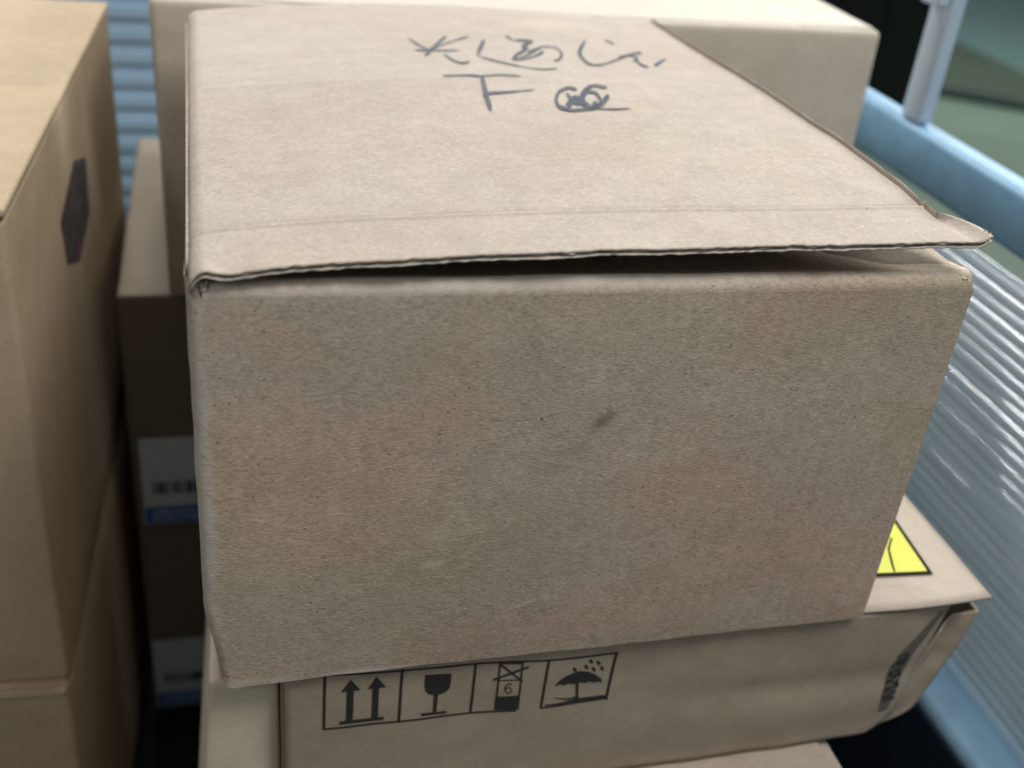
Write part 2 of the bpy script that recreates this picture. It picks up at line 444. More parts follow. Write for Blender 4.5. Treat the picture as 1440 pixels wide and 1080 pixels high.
M_TAPE = tape_material()
INK = [
 [(115.33,272.07),(115.82,268.22),(116.55,265.04),(117.31,261.96),(118.17,259.13),(119.14,256.67),(120.19,254.5),(121.26,252.46),(122.57,251.28),(123.01,252.75),(122.21,255.68),(121.13,257.67),(120.08,259.74),(119.12,262.06),(118.29,264.74),(117.52,267.72),(116.77,270.85),(115.75,273.25)],
 [(150.46,281.14),(146.57,278.3),(142.55,274.25),(138.65,270.28),(134.99,266.4),(131.64,262.6),(128.52,258.89),(125.52,255.25),(122.48,250.78),(122.39,249.34),(125.31,251.89),(128.28,255.37),(131.36,258.9),(134.64,262.49),(138.23,266.17),(142.07,269.94),(146.05,273.8),(150.2,279.03)],
 [(137.59,280.12),(135.1,276.69),(132.73,272.04),(130.37,267.4),(128.03,262.72),(125.7,257.99),(123.39,253.24),(121.11,248.55),(119.04,242.41),(119.3,239.9),(121.67,243.08),(123.91,247.88),(126.18,252.7),(128.45,257.5),(130.74,262.24),(133.05,266.98),(135.4,271.76),(137.71,277.97)],
 [(115.19,250.3),(117.72,249.08),(120.4,248.8),(123.16,248.59),(126.09,248.55),(129.26,248.75),(132.6,249.13),(136.02,249.59),(139.58,250.88),(139.86,252.25),(136.62,252.69),(133.19,252.28),(129.86,251.96),(126.7,251.81),(123.79,251.9),(121.04,252.17),(118.35,252.51),(115.47,251.87)],
 [(129.04,243.92),(129.45,240.21),(130.11,237.11),(130.79,234.17),(131.51,231.66),(132.26,229.62),(133.03,227.89),(133.89,226.55),(134.91,225.72),(136.13,225.63),(137.47,226.14),(138.8,226.87),(140.31,228.77),(140.66,230.9),(139.52,231.42),(138.17,230.53),(136.94,229.9),(135.88,229.83),(134.98,230.4),(134.17,231.46),(133.4,232.95),(132.64,234.77),(131.89,237.05),(131.18,239.8),(130.47,242.78),(129.47,245.03)],
 [(157.81,274.38),(156.02,271.08),(154.66,267.01),(153.31,262.99),(151.97,259.03),(150.65,255.11),(149.35,251.23),(148.06,247.4),(147.15,242.91),(147.74,241.74),(149.39,244.77),(150.69,248.55),(152.01,252.38),(153.35,256.25),(154.7,260.17),(156.07,264.14),(157.45,268.16),(158.46,273.04)],
 [(147.21,241.57),(149.15,237.88),(151.35,235.09),(153.57,232.4),(155.84,229.97),(158.15,227.82),(160.51,225.87),(162.9,224.12),(165.33,222.57),(167.82,221.14),(170.37,219.85),(172.95,218.86),(175.56,218.32),(178.19,218.41),(180.86,219.0),(183.53,219.8),(186.39,221.18),(186.69,222.28),(184.19,222.29),(181.52,221.55),(178.9,221.01),(176.32,220.98),(173.76,221.57),(171.21,222.61),(168.69,223.95),(166.21,225.43),(163.8,227.04),(161.43,228.85),(159.1,230.85),(156.81,233.06),(154.57,235.55),(152.37,238.3),(150.18,241.17),(147.68,243.08)],
 [(172.87,284.13),(173.12,280.69),(173.76,278.22),(174.39,275.76),(175.29,273.98),(175.75,275.07),(175.5,278.45),(174.98,281.17),(174.44,283.91),(173.51,285.7)],
 [(176.17,274.79),(178.46,273.13),(181.12,272.86),(183.79,272.61),(186.87,273.77),(187.52,276.08),(185.22,277.73),(182.53,277.96),(179.84,278.21),(176.78,277.07)],
 [(187.38,276.2),(184.99,274.69),(182.22,271.53),(179.75,268.56),(177.67,265.31),(176.76,259.37),(177.82,258.68),(178.54,258.29),(179.14,261.14),(177.94,259.24),(175.33,255.49),(172.45,251.46),(170.06,247.84),(168.39,244.79),(167.15,242.13),(166.2,239.92),(165.44,236.82),(165.76,235.24),(166.96,236.55),(167.83,238.64),(168.72,240.59),(169.96,242.87),(172.08,246.1),(174.89,250.05),(177.66,254.04),(179.97,258.16),(180.88,264.18),(179.78,265.02),(178.96,265.32),(178.19,261.8),(179.16,263.11),(181.44,265.88),(184.18,269.02),(187.01,273.65)],
 [(165.5,235.57),(166.87,234.41),(168.59,234.67),(170.42,235.13),(172.41,236.08),(174.69,237.73),(177.17,239.86),(179.6,242.18),(181.73,244.4),(183.67,246.79),(185.46,249.35),(186.77,251.42),(188.35,255.95),(187.05,255.3),(185.71,253.36),(184.05,250.98),(182.48,247.88),(182.34,246.3),(183.72,247.37),(185.36,249.64),(186.7,251.48),(186.46,252.33),(186.99,255.17),(185.76,253.31),(184.13,251.02),(182.38,248.92),(180.37,246.88),(178.01,244.68),(175.61,242.67),(173.47,241.18),(171.63,240.38),(169.9,240.02),(168.2,239.84),(166.1,238.05)],
 [(177.3,250.65),(180.13,253.14),(183.15,256.68),(186.05,259.8),(188.64,261.87),(191.05,262.76),(193.32,262.8),(195.22,262.07),(196.48,260.73),(197.02,258.62),(197.03,255.77),(196.68,252.66),(196.19,250.1),(195.48,247.9),(194.33,245.22),(193.02,242.64),(192.05,241.0),(191.56,240.51),(191.03,240.48),(190.37,240.67),(189.13,238.99),(188.33,236.2),(188.57,234.63),(189.33,234.59),(190.35,234.96),(191.69,236.51),(193.23,239.19),(194.91,242.63),(196.6,246.71),(197.92,251.03),(198.68,255.12),(199.06,259.1),(198.97,262.67),(198.21,265.2),(196.72,266.57),(194.63,267.17),(192.17,266.94),(189.52,265.78),(186.67,263.35),(183.62,259.92),(180.54,256.18),(177.47,251.94)],
 [(169.4,237.96),(171.26,239.32),(173.22,241.53),(175.28,243.9),(177.56,246.64),(180.14,249.87),(182.95,253.5),(185.88,257.31),(188.9,261.91),(189.06,263.2),(186.22,260.2),(183.29,256.41),(180.49,252.83),(177.92,249.65),(175.67,246.99),(173.63,244.67),(171.67,242.5),(169.58,239.41)],
 [(220.31,283.17),(217.48,278.6),(214.78,272.77),(212.22,267.09),(210.09,261.87),(208.54,257.4),(207.49,253.57),(206.85,250.27),(206.4,247.05),(206.02,243.35),(205.8,239.42),(205.76,235.79),(205.94,232.89),(206.46,231.08),(207.23,230.15),(208.04,229.61),(209.26,230.19),(210.08,232.24),(209.89,234.38),(209.17,235.09),(208.62,236.0),(208.3,237.5),(208.24,240.1),(208.37,243.56),(208.67,247.28),(209.09,250.67),(209.53,253.32),(209.98,255.36),(210.55,257.28),(211.54,259.97),(213.22,263.91),(215.54,268.87),(218.21,274.46),(220.66,281.27)],
 [(209.39,230.29),(210.57,229.67),(212.02,230.05),(213.69,230.73),(215.8,232.11),(218.5,234.41),(221.63,237.4),(224.97,240.75),(228.31,244.11),(231.78,247.75),(235.43,251.74),(238.91,255.44),(241.8,258.21),(243.87,259.66),(245.39,260.2),(246.75,260.39),(248.67,261.93),(249.35,263.83),(248.28,264.64),(246.9,264.48),(245.22,263.89),(242.93,262.3),(239.86,259.37),(236.3,255.56),(232.62,251.55),(229.16,247.92),(225.83,244.55),(222.48,241.21),(219.39,238.26),(216.79,236.04),(214.81,234.76),(213.25,234.15),(211.82,233.79),(209.95,232.15)],
 [(234.06,286.83),(234.53,283.92),(235.36,281.83),(236.18,279.75),(237.35,278.48),(237.94,279.81),(237.49,282.71),(236.67,284.8),(235.84,286.91),(234.65,288.18)],
 [(229.81,248.98),(231.6,249.41),(233.79,251.18),(235.79,252.62),(237.41,253.29),(238.77,252.99),(239.97,251.99),(240.73,250.63),(240.91,249.86),(241.24,250.96),(240.12,249.48),(238.43,247.47),(236.66,244.44),(236.35,242.75),(237.68,243.63),(239.41,245.67),(241.15,248.06),(242.94,252.56),(242.79,254.95),(241.92,256.53),(240.61,257.63),(239.05,257.95),(237.18,257.17),(235.01,255.59),(232.78,253.77),(230.34,250.93)],
 [(239.43,248.37),(238.49,244.16),(238.13,240.77),(237.9,237.52),(237.99,234.86),(238.57,233.16),(239.45,232.18),(240.42,231.49),(241.7,231.57),(242.33,233.01),(241.9,234.91),(241.02,235.78),(240.3,236.86),(239.91,238.45),(239.93,240.83),(240.25,243.94),(240.72,247.47),(240.48,249.97)],
 [(246.54,234.86),(248.03,235.58),(249.86,238.08),(251.67,240.54),(253.41,242.87),(255.04,245.02),(256.62,247.06),(258.19,249.09),(260.02,252.14),(260.39,253.74),(259.09,253.06),(257.6,251.43),(256.07,249.74),(254.44,247.9),(252.71,245.87),(250.93,243.73),(249.14,241.57),(247.06,237.72)],
 [(121.59,204.45),(124.61,203.71),(127.92,204.12),(131.08,204.47),(133.83,204.63),(135.92,204.45),(137.57,204.03),(139.17,203.62),(141.1,203.51),(143.46,203.92),(146.04,204.66),(148.7,205.37),(151.32,205.71),(153.89,205.54),(156.49,205.04),(159.11,204.42),(162.01,204.87),(162.47,206.51),(160.12,208.1),(157.5,208.75),(154.86,209.28),(152.22,209.48),(149.52,209.14),(146.82,208.43),(144.25,207.71),(141.93,207.33),(140.08,207.46),(138.51,207.89),(136.83,208.35),(134.67,208.56),(131.87,208.41),(128.68,208.07),(125.35,207.68),(121.91,206.24)],
 [(140.94,204.32),(139.12,196.99),(138.09,190.3),(137.08,183.63),(136.12,176.9),(135.22,170.11),(134.37,163.35),(133.56,156.71),(133.44,150.77),(134.56,151.63),(136.11,158.7),(136.97,165.39),(137.85,172.12),(138.78,178.79),(139.77,185.38),(140.81,191.98),(141.89,198.71),(142.21,205.12)],
 [(135.19,171.13),(136.11,171.55),(136.7,172.9),(137.26,173.87),(138.47,174.93),(140.46,175.8),(142.97,176.47),(145.85,177.11),(148.93,177.92),(152.28,178.95),(155.93,180.12),(159.74,181.36),(163.68,183.3),(163.96,184.46),(160.4,184.19),(156.64,183.22),(153.02,182.32),(149.73,181.54),(146.71,181.0),(143.87,180.62),(141.35,180.21),(139.24,179.53),(137.64,178.38),(136.43,176.72),(135.68,175.28),(135.05,173.01)],
 [(186.45,185.91),(186.26,188.33),(185.53,189.56),(184.59,190.53),(183.27,190.59),(181.54,189.56),(179.56,187.8),(177.51,185.46),(175.55,182.62),(173.72,179.14),(172.03,175.22),(170.56,171.23),(169.39,167.41),(168.56,163.72),(168.04,160.18),(167.82,157.06),(167.96,154.62),(168.54,153.03),(169.48,152.15),(170.69,152.05),(172.13,153.03),(173.78,155.34),(175.53,158.57),(177.23,162.38),(178.65,166.53),(179.44,170.55),(179.75,174.18),(179.88,177.57),(179.46,180.03),(178.45,178.64),(177.64,174.43),(177.52,171.15),(177.3,168.27),(176.89,166.05),(176.09,163.74),(174.86,160.99),(173.58,158.6),(172.64,157.25),(171.91,156.77),(171.08,156.85),(170.39,157.5),(170.01,158.52),(169.93,160.1),(170.1,162.46),(170.51,165.15),(171.09,167.72),(171.94,170.46),(173.1,173.58),(174.4,176.58),(175.68,179.01),(177.13,181.09),(178.84,183.01),(180.52,184.49),(181.86,185.3),(182.77,185.25),(183.49,184.47),(184.19,183.29),(185.53,183.63)],
 [(204.02,190.89),(202.86,193.7),(201.02,195.03),(199.05,195.89),(196.8,195.4),(194.26,193.05),(191.68,189.5),(189.25,185.38),(187.09,181.11),(185.11,176.45),(183.29,171.37),(181.84,166.39),(180.97,161.96),(180.88,158.37),(181.38,155.53),(182.33,153.59),(183.74,153.01),(185.75,154.28),(188.21,156.92),(190.73,160.43),(193.02,164.81),(194.53,169.89),(195.31,174.75),(195.66,179.12),(195.65,182.46),(195.04,184.22),(193.96,184.55),(192.86,184.36),(191.45,182.92),(190.68,180.55),(191.21,179.06),(192.22,179.21),(192.92,179.03),(193.22,178.12),(193.22,175.59),(192.92,171.88),(192.35,168.22),(191.73,165.99),(190.6,163.93),(188.63,161.21),(186.63,159.06),(185.25,158.16),(184.38,158.6),(183.67,160.14),(183.29,162.39),(183.35,164.67),(183.9,167.36),(185.01,171.07),(186.46,175.05),(187.98,178.57),(189.65,181.83),(191.58,185.06),(193.51,187.69),(195.26,189.3),(196.93,189.59),(198.66,188.77),(200.44,187.44),(202.93,188.05)],
 [(200.3,179.06),(197.55,175.56),(195.1,170.78),(193.0,166.92),(191.33,164.41),(189.8,162.8),(188.3,161.78),(186.98,161.54),(185.94,162.11),(185.29,164.63),(184.94,169.22),(184.46,173.98),(183.07,176.54),(180.4,174.51),(177.72,170.25),(175.28,165.76),(173.16,160.76),(173.31,158.85),(175.71,161.56),(178.04,165.75),(179.83,168.58),(180.71,169.36),(181.31,167.8),(181.68,163.62),(182.03,158.73),(182.91,155.3),(184.46,154.16),(186.3,154.36),(188.39,155.65),(190.72,158.01),(193.3,161.73),(195.93,166.4),(198.45,171.19),(200.68,176.98)],
 [(189.6,158.6),(187.57,159.13),(185.09,158.08),(182.7,157.12),(180.48,156.37),(178.33,155.73),(176.26,155.2),(174.44,154.96),(173.05,155.2),(172.19,156.05),(171.67,157.42),(171.25,159.14),(170.28,159.85),(169.53,158.29),(169.51,155.62),(169.88,153.75),(170.47,151.99),(171.5,150.78),(173.04,150.36),(174.91,150.46),(176.97,150.86),(179.09,151.35),(181.3,151.96),(183.66,152.77),(186.08,153.67),(188.9,156.07)],
 [(178.15,169.23),(177.08,165.08),(177.26,162.92),(177.69,160.69),(178.89,159.51),(180.86,160.82),(182.67,163.16),(184.19,165.4),(185.64,169.6),(185.82,173.42),(184.45,173.67),(183.03,171.54),(182.19,170.37),(182.14,170.23),(182.17,170.37),(182.02,171.49),(181.86,173.53),(180.3,173.13)],
 [(186.11,159.38),(185.64,156.17),(186.26,156.06),(186.89,155.95),(188.55,158.73),(190.27,163.51),(190.77,166.79),(190.2,167.11),(189.64,167.42),(187.94,164.54)],
 [(195.65,192.33),(192.04,187.66),(188.57,181.83),(185.18,176.13),(181.94,169.19),(182.09,166.98),(185.48,171.26),(188.84,177.01),(192.29,182.9),(195.74,190.21)],
 [(187.37,154.76),(189.2,153.95),(191.28,153.9),(193.39,153.9),(195.56,154.03),(197.83,154.33),(200.15,154.76),(202.51,155.25),(205.01,156.17),(205.26,156.91),(203.1,157.04),(200.79,156.7),(198.51,156.41),(196.3,156.26),(194.18,156.28),(192.13,156.43),(190.09,156.63),(187.79,156.03)],
]
PRINT = [
 ('r',[(43.79,-3.57),(43.71,-19.77),(43.63,-36.55),(44.91,-36.81),(44.97,-20.01),(45.03,-3.79)]),
 ('r',[(44.31,-36.94),(61.1,-37.58),(77.93,-38.2),(94.96,-38.76),(110.57,-39.3),(122.21,-39.85),(132.54,-40.39),(132.33,-39.14),(122.02,-38.6),(110.39,-38.07),(94.8,-37.54),(77.8,-36.99),(60.99,-36.38),(44.22,-35.75)]),
 ('r',[(44.42,-4.23),(60.97,-6.14),(77.74,-7.71),(94.5,-8.06),(111.17,-8.19),(127.56,-9.11),(144.08,-10.1),(161.07,-10.65),(178.39,-11.09),(178.12,-9.88),(160.83,-9.46),(143.88,-8.92),(127.39,-7.94),(111.0,-7.04),(94.34,-6.91),(77.63,-6.57),(60.91,-5.02),(44.39,-3.13)]),
 ('r',[(77.34,-5.9),(77.15,-21.38),(76.95,-37.36),(78.29,-37.74),(78.47,-21.73),(78.64,-6.23)]),
 ('r',[(110.25,-7.73),(110.24,-22.98),(110.24,-38.72),(111.51,-39.12),(111.5,-23.36),(111.48,-8.09)]),
 ('r',[(144.1,-9.38),(143.85,-24.24),(143.6,-39.55),(144.93,-40.07),(145.17,-24.74),(145.39,-9.86)]),
 ('r',[(176.93,-9.75),(176.42,-24.67),(175.9,-40.03),(177.43,-40.73),(177.93,-25.33),(178.41,-10.39)]),
 ('r',[(144.36,-40.26),(153.71,-40.07),(162.61,-39.93),(170.01,-39.93),(176.94,-39.97),(176.55,-38.33),(169.67,-38.47),(162.32,-38.66),(153.46,-38.99),(144.17,-39.36)]),
 ('p',[(55.49,-7.9),(51.5,-14.81),(59.92,-15.02)]),
 ('p',[(53.9,-14.23),(57.01,-14.4),(56.87,-33.82),(53.93,-33.65)]),
 ('p',[(66.67,-8.34),(63.05,-15.03),(71.24,-15.51)]),
 ('p',[(65.14,-14.87),(68.06,-15.01),(68.13,-34.06),(65.16,-34.06)]),
 ('p',[(50.98,-32.47),(70.73,-33.32),(70.8,-35.36),(51.02,-34.66)]),
 ('p',[(88.27,-11.16),(100.16,-11.84),(100.32,-17.61),(99.94,-20.86),(98.39,-23.11),(95.9,-24.05),(92.87,-24.06),(90.39,-23.0),(88.95,-20.94),(88.39,-17.39)]),
 ('p',[(92.86,-23.89),(94.92,-23.89),(94.77,-35.18),(93.06,-35.23)]),
 ('p',[(87.64,-34.32),(99.43,-35.11),(99.54,-36.66),(87.73,-36.04)]),
 ('r',[(121.62,-9.34),(127.34,-9.94),(133.11,-10.55),(132.98,-9.54),(127.22,-8.94),(121.5,-8.34)]),
 ('r',[(121.6,-9.26),(121.72,-23.38),(121.85,-37.92),(122.88,-38.25),(122.74,-23.69),(122.6,-9.56)]),
 ('r',[(132.11,-10.01),(132.4,-24.4),(132.7,-39.22),(133.62,-39.51),(133.31,-24.67),(133.0,-10.27)]),
 ('r',[(121.31,-9.33),(127.34,-15.51),(133.47,-21.8),(133.96,-20.79),(127.82,-14.51),(121.8,-8.35)]),
 ('r',[(135.43,-11.92),(127.46,-14.95),(119.5,-17.97),(119.97,-19.29),(127.94,-16.26),(135.93,-13.23)]),
 ('r',[(122.31,-19.53),(127.65,-20.02),(133.02,-20.51),(132.92,-19.83),(127.56,-19.33),(122.22,-18.85)]),
 ('p',[(122.34,-29.48),(132.6,-30.11),(132.49,-39.08),(122.52,-38.46)]),
 ('r',[(128.86,-22.19),(128.18,-21.86),(127.45,-21.51),(126.72,-21.55),(126.13,-22.21),(125.67,-23.21),(125.46,-24.33),(125.63,-25.55),(126.07,-26.8),(126.65,-27.76),(127.4,-28.2),(128.17,-28.21),(128.77,-27.92),(129.08,-27.25),(129.15,-26.36),(129.0,-25.49),(128.57,-24.73),(127.97,-24.12),(127.31,-23.79),(126.72,-23.96),(126.22,-24.39),(125.75,-24.79),(126.13,-25.48),(126.61,-25.07),(127.05,-24.68),(127.4,-24.56),(127.78,-24.77),(128.22,-25.23),(128.49,-25.67),(128.57,-26.21),(128.52,-26.86),(128.35,-27.26),(127.96,-27.43),(127.37,-27.43),(126.93,-27.19),(126.55,-26.52),(126.18,-25.48),(126.04,-24.53),(126.2,-23.66),(126.6,-22.79),(127.04,-22.28),(127.49,-22.27),(128.11,-22.58),(128.79,-22.91)]),
 ('p',[(148.93,-26.72),(151.34,-23.34),(154.62,-20.79),(157.89,-19.26),(161.04,-18.72),(165.09,-20.0),(168.83,-22.61),(172.17,-25.87),(173.39,-28.82),(170.84,-27.56),(168.79,-27.93),(166.64,-26.56),(164.52,-27.27),(160.71,-25.99),(158.9,-27.08),(156.31,-25.99),(154.09,-26.84),(152.16,-25.86)]),
 ('p',[(159.49,-25.63),(161.08,-25.87),(162.23,-35.58),(163.54,-37.54),(160.08,-37.15),(160.9,-35.36)]),
 ('p',[(158.98,-17.56),(159.22,-18.67),(158.76,-19.05),(157.88,-18.47),(157.09,-17.28),(156.86,-16.18),(157.31,-15.8),(158.19,-16.37)]),
 ('p',[(164.56,-16.88),(164.8,-17.99),(164.35,-18.37),(163.46,-17.79),(162.66,-16.6),(162.42,-15.49),(162.87,-15.11),(163.76,-15.69)]),
 ('p',[(166.45,-13.8),(166.7,-14.9),(166.25,-15.28),(165.36,-14.7),(164.56,-13.52),(164.31,-12.42),(164.77,-12.04),(165.65,-12.61)]),
 ('p',[(170.3,-15.37),(170.55,-16.48),(170.1,-16.86),(169.2,-16.28),(168.39,-15.09),(168.14,-13.98),(168.6,-13.61),(169.49,-14.18)]),
 ('p',[(172.71,-19.45),(172.97,-20.57),(172.51,-20.95),(171.61,-20.37),(170.79,-19.16),(170.54,-18.05),(170.99,-17.67),(171.89,-18.25)]),
 ('p',[(168.48,-18.99),(168.73,-20.1),(168.27,-20.48),(167.38,-19.9),(166.57,-18.7),(166.32,-17.59),(166.77,-17.21),(167.67,-17.79)]),
 ('r',[(146.13,-38.8),(150.25,-38.95),(154.64,-39.0),(159.69,-38.69),(165.07,-38.45),(170.66,-38.78),(176.42,-39.27),(175.99,-37.09),(170.27,-36.81),(164.67,-36.7),(159.3,-37.16),(154.32,-37.68),(150.02,-37.84),(145.95,-37.91)]),
 ('r',[(150.05,-34.22),(153.58,-35.68),(156.9,-36.81),(159.41,-36.88),(161.6,-36.58),(161.09,-34.98),(159.05,-35.53),(156.76,-35.74),(153.57,-34.9),(150.05,-33.7)]),
]

# ================================================================== setting
def structure(name, mb, mat):
    return tag(mb.build(name, mat), kind='structure')


structure('ground', MB().poly([(-60, -60, 0), (60, -60, 0), (60, 60, 0), (-60, 60, 0)]), M_GROUND)
structure('walkway', MB().poly([(3.95, -8, 0.004), (9, -8, 0.004), (9, 40, 0.004), (3.95, 40, 0.004)]), M_WALK)

mat_th = thing('floor_mat', (3.3, 4.6, -Z0), 'dark olive rubber mat lying on the green floor beyond the trolley', 'mat')
outl = [(-0.9, 0.0), (-0.02, -0.6), (0.24, -0.77), (0.64, -1.03), (0.65, -0.2), (0.66, 0.9), (-0.9, 1.4)]
mb = MB()
mb.poly([(x, y, 0.022) for x, y in outl])
mb.build('mat_top', M_MAT, mat_th)
mb = MB()
for i in range(len(outl)):
    a, b = outl[i], outl[(i + 1) % len(outl)]
    mb.poly([(a[0], a[1], 0), (b[0], b[1], 0), (b[0], b[1], 0.0219), (a[0], a[1], 0.0219)])
for i in range(3):
    a, b = outl[i], outl[i + 1]
    mb.poly([(a[0], a[1], 0.024), (b[0], b[1], 0.024), (b[0] + 0.09, b[1] + 0.10, 0.024), (a[0] + 0.09, a[1] + 0.10, 0.024)])
mb.build('mat_edge', M_MATEDGE, mat_th)

# black cabinet far behind the trolley
cab = thing('equipment_cabinet', (2.555, 3.6, -Z0), 'tall black cabinet standing on the floor behind the blue post', 'cabinet')
o = MB().box(-0.305, 0.305, 0.0, 0.5, 0.04, 1.75).build('body', M_BLACK, cab); bevel(o, 0.012)
for s in (-1, 1):
    o = MB().box(s * 0.152 - 0.148, s * 0.152 + 0.148, -0.018, -0.001, 0.08, 1.72).build('door', M_BLACK, cab); bevel(o, 0.005)
    h_ = MB().box(s * 0.03 - 0.008, s * 0.03 + 0.008, -0.045, -0.019, 0.8, 1.0).build('handle', M_NAVY, o); bevel(h_, 0.004)
o = MB().box(-0.29, 0.29, 0.02, 0.48, 0.0, 0.039).build('plinth', M_NAVY, cab)

# ================================================================== trolley
tr = thing('cage_trolley', (0.0, 0.3, -Z0), 'blue steel trolley with ribbed side and back panels around the cartons', 'trolley')
DZ = Z0 - 0.43                       # height of its deck


def tp(mb, name, mat, bev=0.0, parent=None):
    mb.v = [(x, y - 0.3, z + Z0) for x, y, z in mb.v]
    o = mb.build(name, mat, parent or tr)
    if bev: bevel(o, bev)
    return o


tp(MB().box(-0.75, 0.56, -0.30, 1.0, -0.455, -0.43), 'deck', M_DECK, 0.003)
tp(MB().box(0.520, 0.5435, -0.30, 0.9745, 0.078, 0.119), 'top_rail', M_BLUE, 0.005)
tp(MB().box(0.492, 0.5435, -0.30, 0.9745, -0.262, -0.226), 'middle_rail', paint('lit_blue_steel_paint', (0.32, 0.54, 0.72), 0.4, 0.4, 0, 0.1, 35), 0.006)  # paler blue paints light onto the rail's top
tp(MB().box(0.4875, 0.4912, -0.30, 0.950, -0.4295, -0.2345), 'kick_shade_plate', M_NAVY)  # dark kick panel, raised to paint shade on the rail's inner face
tp(MB().box(-0.75, 0.519, 0.955, 0.98, 0.122, 0.16), 'back_rail', M_BLUE, 0.005)
post = tp(MB().box(0.5225, 0.5360, 0.375, 0.401, 0.1195, 0.95), 'post', M_PALEBLUE, 0.004)
cl = tp(MB().box(0.511, 0.521, 0.374, 0.400, 0.205, 0.222), 'clip', M_PALEBLUE, 0.003, post)
for yy in (0.96, -0.30):
    tp(MB().box(0.5215, 0.5425, yy, yy + 0.024, 0.1195, 0.95), 'post', M_PALEBLUE, 0.004)
for yy in (0.955, -0.30):
    tp(MB().box(0.518, 0.545, yy + 0.02, yy + 0.044, -0.4295, 0.0779), 'stanchion', M_BLUE, 0.004)
for cx in (-0.62, 0.46):
    for cy in (-0.2, 0.88):
        mb = MB()
        n = 20
        for i in range(n):
            a0, a1 = 2 * math.pi * i / n, 2 * math.pi * (i + 1) / n
            p = lambda a, x: (cx + x, cy + 0.075 * math.cos(a), -Z0 + 0.076 + 0.075 * math.sin(a))
            mb.poly([p(a0, -0.018), p(a1, -0.018), p(a1, 0.018), p(a0, 0.018)])
            mb.poly([p(a0, -0.018), p(a1, -0.018), (cx - 0.018, cy, -Z0 + 0.076)])
            mb.poly([p(a0, 0.018), p(a1, 0.018), (cx + 0.018, cy, -Z0 + 0.076)])
        w = tp(mb, 'caster_wheel', M_DECK)
        mb = MB().box(cx - 0.03, cx + 0.03, cy - 0.03, cy + 0.03, -0.80, -0.456)
        mb.box(cx - 0.028, cx - 0.02, cy - 0.02, cy + 0.02, -Z0 + 0.06, -0.801)
        mb.box(cx + 0.02, cx + 0.028, cy - 0.02, cy + 0.02, -Z0 + 0.06, -0.801)
        tp(mb, 'caster_fork', M_NAVY)

# side panel: narrow ribs running along the trolley
PITCH = 0.0094


def side_rib(u, v):
    y = -0.29 + 1.235 * u
    z = -0.2255 + (0.062 + 0.2255) * v
    ph = 2 * math.pi * z / PITCH + wob(0, y * 0.4, z, 5, 0.3, 2.0)
    k = 1 + 0.28 * noise.noise(Vector((math.floor(z / PITCH) * 0.73, y * 0.7, 5.0)))
    x = 0.527 - 0.0032 * k * math.asin(0.95 * math.sin(ph)) / 1.2532 + wob(0, y * 0.6, z, 6, 0.0010, 4.0)
    return (x, y, z)


mb = MB().grid(side_rib, 40, 432)
o = tp(mb, 'ribbed_side_panel', M_RIB)
for p in o.data.polygons: p.use_smooth = True
thicken(o, 0.0012)

# back panel: wide ribs running across
BP = 0.025


def back_profile(s):
    s = s % 1.0
    if s < 0.36: return 0
    if s < 0.46: return (s - 0.36) / 0.10
    if s < 0.84: return 1
    if s < 0.94: return 1 - (s - 0.84) / 0.10
    return 0


rows = []
z = -0.4295
while z < 0.121:
    k = math.floor(z / BP)
    for s in (0.0, 0.05, 0.36, 0.41, 0.46, 0.84, 0.89, 0.94):
        zz = (k + s) * BP + 0.004 * noise.noise(Vector((k * 1.7, 0, 3)))
        if -0.4295 <= zz <= 0.1215: rows.append((zz, back_profile(s)))
    z += BP
rows.sort()
mb = MB()
for i in range(13):
    for zz, q in rows:
        x = -0.75 + 1.26 * i / 12
        mb.v.append((x, 0.966 - 0.0055 * q + wob(x, 0, zz, 5, 0.001, 1.0), zz))
R_ = len(rows)
for i in range(12):
    for j in range(R_ - 1):
        mb.f.append((i * R_ + j, (i + 1) * R_ + j, (i + 1) * R_ + j + 1, i * R_ + j + 1))
o = tp(mb, 'ribbed_back_panel', M_RIBBACK)
thicken(o, 0.0012)

# ================================================================== cartons behind and beside
# -- stack on the left: a long carton on top of another
ANG = -math.atan2(0.0226, 0.3957)


def carton(name, loc, rz, w, d, h, r, mat, label, bulge=0.002, seed=1.0, amp=0.0008, group=None, top=True):
    """origin: front right bottom corner; extends to -x, +y"""
    t = thing(name, loc, label, 'carton', rz, group)
    hb = h - (0.0032 if top else 0)
    rounded_box('body', -w, 0, 0, d, 0, hb, r, mat, t, 10, amp, seed, bulge)
    return t, hb


t, hb = carton('carton', (-0.0855, 0.170, -0.1565), ANG, 0.36, 0.405, 0.294, 0.004, M_LEFT,
               'long yellowish brown carton on top of the stack at the left edge', 0.0, 3.0)
# top panel with a soft rounded edge
o = rounded_box('top_panel', -0.3605, 0.0008, -0.0008, 0.4055, 0.2915, 0.2965, 0.0022, M_LEFT, t, 8, 0.0005, 4.0)
# dark printed mark on its right side
mb = MB().poly([(0.0009, 0.126, 0.236), (0.0009, 0.190, 0.250), (0.0009, 0.235, 0.236), (0.0009, 0.228, 0.200), (0.0009, 0.172, 0.190), (0.0009, 0.134, 0.206)])
mb.build('printed_mark', ink('navy_print', (0.012, 0.018, 0.04), 0.7, 60), t)
t, hb = carton('carton', (-0.0862, 0.166, -0.43), ANG, 0.36, 0.41, 0.2728, 0.005, M_LEFT,
               'brown carton at the bottom of the stack at the left edge', 0.0005, 5.0, top=False)
o = rounded_box('top_flap', -0.36, -0.0005, -0.003, 0.40, 0.2660, 0.2724, 0.003, M_LEFT, t, 8, 0.0006, 6.0)

